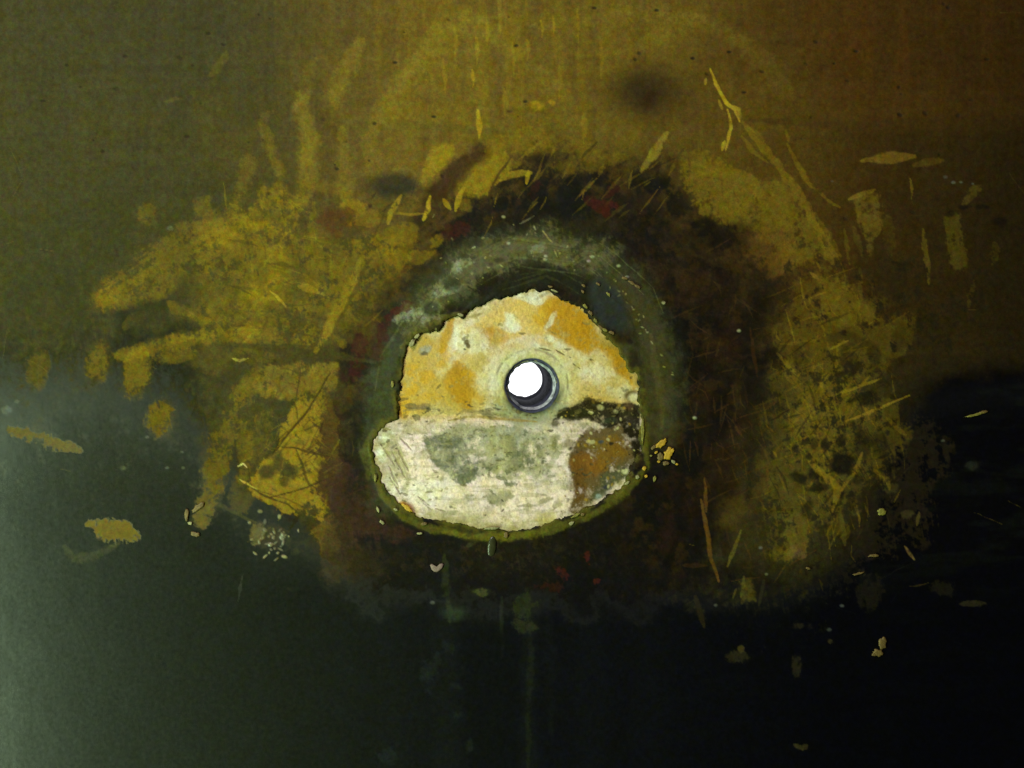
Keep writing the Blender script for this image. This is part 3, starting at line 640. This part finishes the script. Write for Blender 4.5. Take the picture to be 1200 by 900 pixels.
for a in [(575,545,7,7,.6),(545,560,12,6,.6),(590,563,12,3,.8),(606,538,9,16,.55),(598,522,6,12,.4),(615,530,8,14,.5),(560,530,6,6,.4),(535,520,10,4,.5),(625,525,8,8,.4),(500,522,4,7,.6)]:
    Q.ell(a[0],a[1],a[2],a[3], C(98,100,70), a[4], soft=.7, warp=8, brk=.7)
for a in [(550,583,7,4,.8),(586,584,15,7,.75),(578,586,8,4,.7),(523,603,5,6,.5),(530,600,5,3,.6),(640,585,9,3,.6),(615,592,14,1.6,.6),(655,590,6,5,.5),(648,555,6,2,.8),(628,522,3,4,.9),(660,570,5,4,.6),(640,560,6,3,.4),(600,600,20,2,.3)]:
    Q.ell(a[0],a[1],a[2],a[3], C(112,108,74), a[4], -8, soft=.6, warp=6, brk=.55)
for l in [[(490,583),(503,592)],[(489,582),(497,588)],[(510,596),(522,599)],[(458,560),(470,580)],[(460,530),(475,560)],[(466,525),(478,552)],[(470,515),(482,528)],[(455,545),(468,572)],[(448,520),(462,545)]]:
    Q.line(l, 2.4, C(120,104,70), .75, soft=.6, warp=3, brk=.4, h=-.8)
for a in [(455,530,12,30,.5),(468,545,8,24,.4),(462,512,10,8,.4)]: Q.ell(a[0],a[1],a[2],a[3], C(178,164,132), a[4], -20, soft=.7, warp=6, brk=.6)
for a in [(449,515,6,6,.9),(446,532,5,9,.9),(455,508,8,6,.6),(456,570,8,14,.5),(500,575,30,16,.4)]: Q.ell(a[0],a[1],a[2],a[3], C(232,230,210), a[4], 0, soft=.6, warp=4)
Q.mix(full, low * sstep(.4, 1.8, Q.brush) * .45, C(150,140,100))
Q.mix(full, low * sstep(.52, .66, q_h) * .45, C(152,142,100))
Q.mix(full, low * sstep(.5, .62, fbm(X, Y, 30, seed=68, octv=5)) * .35, C(188,176,150))
Q.mix(full, (1 - low) * sstep(.3, 1.6, -Q.brush) * .45, C(172,150,76))
Q.mix(full, low * sstep(.62, .74, q_s) * .4, C(120,112,80))
Q.mix(full, (1-low) * sstep(.64, .76, q_s) * .35, C(140,116,56))
# bottom edge yellowed
Q.mix(full, sstep(592, 622, Y + (q_m - .5) * 20 - np.abs(X - 590) * .0) * .55, C(160,150,76))
Q.ell(640,606,16,7, C(190,170,90), .6, brk=.3); Q.ell(476,596,10,5, C(190,130,16), .9, 35)
ed_ = sd_poly(X, Y, PATCH)
Q.mix(full, np.exp(-(np.maximum(ed_, 0) / 7) ** 2) * sstep(.42, .62, q_m * .5 + q_s * .5) * .6, C(128,112,52))
# rust and dirt, right
Q.poly([(690,500),(735,494),(752,505),(750,540),(730,566),(700,580),(680,606),(670,598),(676,570),(668,548),(672,526)], C(88,68,26), .96, 3, 7, .3)
for a in [(690,545,16,12,.8,C(128,84,26)),(712,530,18,16,.7,C(124,90,24)),(680,570,8,18,.7,C(104,72,28)),(725,525,10,10,.5,C(116,82,22)),(695,520,14,8,.6,C(106,86,32))]:
    Q.ell(a[0],a[1],a[2],a[3], a[5], a[4], soft=.7, warp=8, brk=.35)
Q.poly([(702,556),(728,548),(745,540),(735,562),(715,580),(690,592),(690,578),(700,568)], C(78,80,56), .85, 6, 8, .3)
Q.poly([(655,482),(668,476),(690,470),(712,472),(735,470),(752,474),(754,540),(742,548),(738,515),(725,500),(700,498),(690,492),(668,494),(650,494)], C(30,26,14), .97, 3, 8, .35)
Q.poly([(650,488),(662,482),(690,480),(688,490),(665,496)], C(44,42,20), .9, 3, 5, .1); Q.ell(652,497,5,3, C(60,54,22), .8)
for a in [(740,462,8,6,.9,C(92,76,40)),(744,465,6,5,.95,C(200,188,150)),(738,475,6,6,.6,C(90,66,40)),(704,478,4,3,.8,C(170,160,110)),(692,484,3,2,.9,C(200,190,140)),(722,482,3,3,.8,C(160,150,110)),(712,492,8,3,.6,C(56,66,46)),
          (694,518,2.6,2.6,.9,C(170,160,110)),(704,518,3.6,2.2,.9,C(66,72,70)),(715,520,2.4,1.8,.9,C(40,34,26)),(690,517,2,2,.8,C(190,170,100)),(709,571,4,2.4,.9,C(52,52,56)),(701,583,4,3,.9,C(140,150,140)),(733,553,3,3,.9,C(200,196,140)),
          (652,512,7,4,.7,C(110,108,66)),(651,520,3,5,.7,C(104,102,64)),(668,520,8,5,.7,C(110,98,60)),(690,500,10,4,.4,C(120,110,60))]:
    Q.ell(a[0],a[1],a[2],a[3], a[5], a[4], soft=.45, warp=4)
rng = np.random.default_rng(77)
for i in range(420):          # pits, thicker low on the patch and along the seam
    a, b = rng.uniform(440, 750), rng.choice([rng.uniform(345, 625), rng.normal(482, 9), rng.uniform(500, 600)]); r = rng.uniform(.5, 1.5)
    Q.ell(a, b, r*rng.uniform(1,3.5), r, [C(92,82,50), C(70,66,46), C(128,116,66)][i % 3], rng.uniform(.25,.8), ang=rng.uniform(-35,35), warp=5, brk=.8, h=-.5)
for i in range(90):           # crumbs at the dirt edge and in the rust
    a, b = rng.uniform(655, 745), rng.uniform(466, 590); r = rng.uniform(.6, 1.8)
    Q.ell(a, b, r*1.3, r, [C(190,180,120), C(40,34,22), C(150,120,40)][i % 3], rng.uniform(.3,.8), ang=rng.uniform(0,180), warp=2, h=.6)
# relief
Q.h += (q_m - .5) * 3.0 + (q_s - .5) * 1.0 + (fbm(X, Y, 3.2, seed=66, octv=2) - .5) * .45
Q.h += low * 1.6 - np.exp(-((Y - 489 - (q_m-.5)*14) / 4) ** 2) * 1.2
dirt = sstep(655, 690, X) * np.exp(-((Y - 481) / 9) ** 2)
Q.h += dirt * 2.4 * q_s
Q.h -= sstep(668, 690, X + (q_m - .5) * 20) * sstep(492, 505, Y) * 2.2
Q.h -= (1 - sstep(28.5, 34, dh)) * 3.0
Q.col *= (1 + (Q.grain - .5) * .22 + (q_s - .5) * .22)[..., None]
Q.col[..., 2] *= (1 + (fbm(X, Y, 9, seed=67, octv=3) - .5) * .6)
np.clip(Q.col, .001, .85, out=Q.col)
sdq = sd_poly(X, Y, PATCH)
M_bare = pigment_material('bare_filler', .25, .86, 1.14, .22, .35)
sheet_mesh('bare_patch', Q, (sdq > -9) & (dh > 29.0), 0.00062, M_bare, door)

# ================================================================== PEEPHOLE BORE
def bore(name, rings, mat, parent, seg=96, ragged=None):
    """rings: (depth units, centre du, centre dv, radius units, jitter)"""
    bm = bmesh.new(); rows = []
    rg = np.random.default_rng(len(name))
    for (dep, du, dv, r, jit) in rings:
        row = []
        for k in range(seg):
            t = 2 * math.pi * k / seg
            rr = r + jit * (vnoise(np.array([k * .37]), np.array([dep * .31 + r]), 91)[0] - .5) * 2
            if ragged: rr = ragged(t, rr, dep, r)
            row.append(bm.verts.new((wx(HX + du + rr * math.cos(t)), dep * S, wz(HY + dv - rr * math.sin(t)))))
        rows.append(row)
    for a, b in zip(rows, rows[1:]):
        for k in range(seg):
            bm.faces.new((a[k], a[(k + 1) % seg], b[(k + 1) % seg], b[k]))
    bmesh.ops.recalc_face_normals(bm, faces=bm.faces)
    me = bpy.data.meshes.new(name); bm.to_mesh(me); bm.free()
    for p in me.polygons: p.use_smooth = True
    return link(name, me, mat, parent)
TU, TV = -8.6, -8.8            # the bore runs slightly up and to the left
def ax_at(dep): return TU * dep / 178, TV * dep / 178
def rg(dep, r, jit=0.): return (dep, *ax_at(dep), r, jit)
M_bore = plain('blackened_steel', (.05, .052, .085), .8, 0, .5, 700, .06)
M_glint = plain('pale_glint', (.5, .5, .62), .5, .3, .8, 700)  # pale tone imitates a reflection of the light behind the hole
M_crust = plain('dark_crust', (.03, .03, .05), .9, 0, .6, 900, .05)
barrel = bore('peephole_barrel', [rg(3.4, 32.0, .6), rg(4.0, 30.2, 1.0), rg(5.4, 29.4, .9), rg(12, 28.6, .3), rg(20, 28.0, .2), rg(23, 27.0, .3), rg(60, 26.0, .2), rg(176, 25.6, .1)], M_bore, door)
bore('lip_ring', [rg(9, 28.7, .3), rg(11, 28.2, 1.), rg(14, 27.2, 1.6), rg(16.5, 26.6, 1.4), rg(24, 26.6, .4)], M_glint, barrel)  # pale ring stands in for backlight glinting on the lens edge
def rag_fn(t, rr, dep, r):
    if r < 24.5:
        s = -math.sin(t)                     # bottom is filled with crust
        rr -= max(0, s) ** 3 * 1.3 * (0.6 + 1.2 * vnoise(np.array([t * 9.0]), np.array([3.3]), 92)[0])
    return rr
bore('end_collar', [rg(150, 25.9, .1), rg(168, 24.6, .25), rg(176, 24.2, .25), rg(178, 25.7, .1)], M_crust, barrel, ragged=rag_fn)

# ================================================================== LEAF (the solid of the door behind the paint)
bm = bmesh.new()
def frame_ring(y, half):
    return [bm.verts.new((wx(HX) + a * half[0], y, wz(HY) + b * half[1])) for a, b in ((-1,-1),(1,-1),(1,1),(-1,1))]
o1 = [bm.verts.new((a, .0022, b)) for a, b in ((-.335,-.30),(.335,-.30),(.335,.30),(-.335,.30))]
o2 = [bm.verts.new((a, .040, b)) for a, b in ((-.335,-.30),(.335,-.30),(.335,.30),(-.335,.30))]
i1 = frame_ring(.0022, (.0082, .0082)); i2 = frame_ring(.040, (.0082, .0082))
for k in range(4):
    n = (k + 1) % 4
    bm.faces.new((o1[k], o1[n], i1[n], i1[k])); bm.faces.new((o2[n], o2[k], i2[k], i2[n]))
    bm.faces.new((o1[n], o1[k], o2[k], o2[n])); bm.faces.new((i1[k], i1[n], i2[n], i2[k]))
bmesh.ops.recalc_face_normals(bm, faces=bm.faces)
me = bpy.data.meshes.new('leaf'); bm.to_mesh(me); bm.free()
link('leaf', me, plain('door_core', (.03, .03, .022), .6, 0, .3, 120), door)

# ================================================================== RAISED CHIPS AND FLAKES OF PAINT
M_chip = plain('ochre_chip', tuple(C(100,80,34)), .6, 0, .3, 1500)
M_pale = plain('pale_flake', tuple(C(138,132,88)), .6, 0, .3, 1500)
M_yel = plain('yellow_flake', tuple(C(176,138,26)), .6, 0, .3, 1500)
M_oliv = plain('olive_flake', tuple(C(120,112,40)), .55, 0, .4, 1500)
M_pink = plain('pinkish_flake', tuple(C(124,102,92)), .6, 0, .2, 1500)
def chip(name, cx, cy, rx, ry, ang, mat, thick=1.6, outline=None, lift=.4, seed=0, label=None):
    r = random.Random(seed * 101 + int(cx * 7 + cy))
    c, q = math.cos(math.radians(ang)), math.sin(math.radians(ang))
    pts = []
    if outline: pts = [(u, v) for u, v in outline]
    else:
        n = 18
        for k in range(n):
            t = 2 * math.pi * k / n
            f = r.uniform(.72, 1.15)
            pts.append((rx * f * math.cos(t), ry * f * math.sin(t)))
    base_h = float(P.h[np.searchsorted(P.vs, cy), np.searchsorted(P.us, cx)])
    if sdp[np.searchsorted(P.vs, cy), np.searchsorted(P.us, cx)] > -4: base_h = 0
    bm = bmesh.new()
    def ring(k, h): return [bm.verts.new((wx(cx + (u*c - v*q)*k), -(base_h + h + (r.uniform(-.15,.15)))*S, wz(cy + (u*q + v*c)*k))) for u, v in pts]
    a = ring(1.0, -2.2); b = ring(1.0, thick*.55 + lift); d = ring(.78, thick + lift); e = ring(.35, thick*.85 + lift)
    m = bm.verts.new((wx(cx), -(base_h + thick*.9 + lift)*S, wz(cy)))
    n = len(pts)
    for lo, hi in ((a,b),(b,d),(d,e)):
        for k in range(n): bm.faces.new((lo[k], lo[(k+1)%n], hi[(k+1)%n], hi[k]))
    for k in range(n): bm.faces.new((e[k], e[(k+1)%n], m))
    bmesh.ops.recalc_face_normals(bm, faces=bm.faces)
    me = bpy.data.meshes.new(name); bm.to_mesh(me); bm.free()
    for p in me.polygons: p.use_smooth = True
    o = link(name, me, mat, door)
    if label: o['label'] = label
    return o
for (a,b,rx,ry,t,m) in [(1034,754,5,8,0,M_chip),(1029,765,6,4.5,10,M_chip),(1024,767,2.5,2,0,M_chip),(1143,486,12,1.5,-14,M_oliv),(1152,483,6,1.8,-14,M_chip),
        (1024,651,7,1.6,-5,M_chip),(1006,672,7,1.3,-14,M_chip),(947,666,3,1.4,20,M_chip),(1033,600,5,4,0,M_oliv),
        (219,603,2.8,8,5,M_chip),(233,594,10,3.6,-35,M_chip),(223,613,3,2,0,M_pale),(229,626,6,3,15,M_chip)]:
    chip('paint_chip', a, b, rx, ry, t, m)
chip('paint_chip', 512, 665, 8, 6, 0, M_pink, outline=[(-8,-3),(-6,-4.5),(-3,-2.5),(0,-1),(3,-4),(6,-5),(8,-3.5),(7,0),(4,3),(0,5.5),(-3,5),(-6,2.5)], label='heart shaped pinkish paint chip')
for (a,b,rx,ry,t,m) in [(775,520,8,4,-35,M_yel),(783,532,5,8,20,M_yel),(774,535,4,5,0,M_chip),(766,524,4,2,-40,M_chip),(789,541,3,2,40,M_pale),(755,549,2.4,3,0,M_yel),(747,559,2.5,2.5,0,M_pale),(780,543,4,2.5,0,M_chip),(772,541,2,1.6,0,M_yel),(788,528,2,3,20,M_yel),(779,516,3,1.6,-50,M_yel),(769,530,2.4,1.4,-40,M_yel),(793,544,1.8,1.2,0,M_yel),(763,534,1.6,1.2,0,M_oliv),(757,558,2,2,0,M_yel),(767,561,2,4,10,M_oliv),
        (686,359,4,1.8,48,M_oliv),(692,367,4,2,50,M_chip),(698,376,3.4,1.8,50,M_oliv),(704,384,4,1.8,50,M_chip),(709,387,3.5,1.8,30,M_oliv),(717,390,4,2,30,M_chip),(683,342,2.4,1.6,60,M_chip),(684,335,2.8,1.5,40,M_chip),
        (701,333,3,1.5,30,M_chip),(713,345,3.6,1.5,50,M_oliv),(732,326,4,1.8,20,M_chip),(741,332,5,1.8,35,M_chip),(747,336,4,2,35,M_chip),(778,355,2,1.6,0,M_pale),(645,336,3,1.4,10,M_chip),(650,341,5,1.3,20,M_pale),
        (483,402,3,5,35,M_pale),(489,394,4,2,-40,M_pale),(540,369,4,1.8,10,M_pale),(464,597,3,1.6,30,M_pale),(443,597,1.8,4,-20,M_pale),(448,612,4,1.8,35,M_pale),(492,625,4,1.4,0,M_pale),(497,614,4,2,-10,M_chip),(440,560,2,5,0,M_oliv),
        (670,613,4,2,-30,M_pale),(675,604,6,1.8,-25,M_oliv),(683,603,2.5,2,0,M_chip),(593,627,3,4,10,M_chip),(576,619,9,1.8,-4,M_pale),(735,566,4,1.6,-35,M_pale),(753,505,2,16,0,M_oliv),(460,450,2,4,0,M_oliv),(477,595,8,2.6,38,M_yel)]:
    chip('paint_flake', a, b, rx, ry, t, m)
# dried drip of clear varnish under the patch
bm = bmesh.new()
U = 14; Vn = 10; rows = []
for i in range(Vn + 1):
    f = i / Vn; ph = math.pi * f
    row = []
    for k in range(U):
        t = 2 * math.pi * k / U
        w = 6.2 * math.sin(ph) ** .8 * (.75 + .25 * f)
        row.append(bm.verts.new((wx(578 - 3 * f + w * math.cos(t)), -(P.h[np.searchsorted(P.vs, 640), np.searchsorted(P.us, 578)] + 2.2 * math.sin(ph) * math.sin(t)) * S, wz(628 + 24 * (1 - math.cos(ph)) / 2))))
    rows.append(row)
for a, b in zip(rows, rows[1:]):
    for k in range(U): bm.faces.new((a[k], a[(k+1) % U], b[(k+1) % U], b[k]))
bmesh.ops.remove_doubles(bm, verts=bm.verts, dist=1e-6); bmesh.ops.recalc_face_normals(bm, faces=bm.faces)
me = bpy.data.meshes.new('varnish_drip'); bm.to_mesh(me); bm.free()
for p in me.polygons: p.use_smooth = True
link('varnish_drip', me, plain('drip_varnish', tuple(C(52,52,30)), .25, 0, .3, 600), door)

# ================================================================== BRIGHT SKY SEEN THROUGH THE HOLE
bm = bmesh.new()
nn = 24; r0 = []
for k in range(nn + 1):
    row = []
    for l in range(nn + 1):
        a = (k / nn - .5) * 1.5; b = (l / nn - .5) * 1.5
        row.append(bm.verts.new((math.sin(a) * .3, math.cos(a) * math.cos(b) * .3 + .02, math.sin(b) * .3)))
    r0.append(row)
for k in range(nn):
    for l in range(nn): bm.faces.new((r0[k][l], r0[k][l+1], r0[k+1][l+1], r0[k+1][l]))
me = bpy.data.meshes.new('sky'); bm.to_mesh(me); bm.free()
ms = bpy.data.materials.new('white_daylight'); ms.use_nodes = True
nt = ms.node_tree; nt.nodes.clear()
em = nt.nodes.new('ShaderNodeEmission'); ou = nt.nodes.new('ShaderNodeOutputMaterial')
em.inputs['Color'].default_value = (.95, .97, 1, 1); em.inputs['Strength'].default_value = 2.0
nt.links.new(em.outputs[0], ou.inputs[0])
sky = link('sky', me, ms); sky['kind'] = 'structure'

# ================================================================== LIGHT
w = bpy.data.worlds.new('World'); sc.world = w; w.use_nodes = True
bg = w.node_tree.nodes.get('Background')
bg.inputs[0].default_value = (.9, .95, 1.0, 1); bg.inputs[1].default_value = .008
def lamp(name, loc, aim, sx, sy, power, col):
    d = bpy.data.lights.new(name, 'AREA'); d.shape = 'RECTANGLE'; d.size = sx; d.size_y = sy; d.energy = power; d.color = col
    o = bpy.data.objects.new(name, d); COL.objects.link(o); o.location = loc
    from mathutils import Vector
    o.rotation_euler = (Vector(aim) - Vector(loc)).to_track_quat('-Z', 'Y').to_euler()
    return o
lamp('room_lamp', (-.22, -.40, .32), (-.06, 0, .0), .12, .12, 2.25, (1.0, .97, .90))
lamp('window_light', (-.345, -.26, -.20), (-.15, 0, -.08), .10, .40, 3.1, (.70, 1.0, .60))

# ================================================================== CAMERA
D = .36
cd = bpy.data.cameras.new('camera'); cam = bpy.data.objects.new('camera', cd); COL.objects.link(cam)
cam.location = (0, -D, 0); cam.rotation_euler = (math.radians(90), 0, 0)
cd.sensor_width = 36; cd.lens = 36 * D / (1200 * S)
cd.clip_start = .005; cd.clip_end = 50
sc.camera = cam
sc.view_settings.view_transform = 'Standard'; sc.view_settings.look = 'None'
sc.view_settings.exposure = 0; sc.view_settings.gamma = 1
sc.render.resolution_x = 1024; sc.render.resolution_y = 768
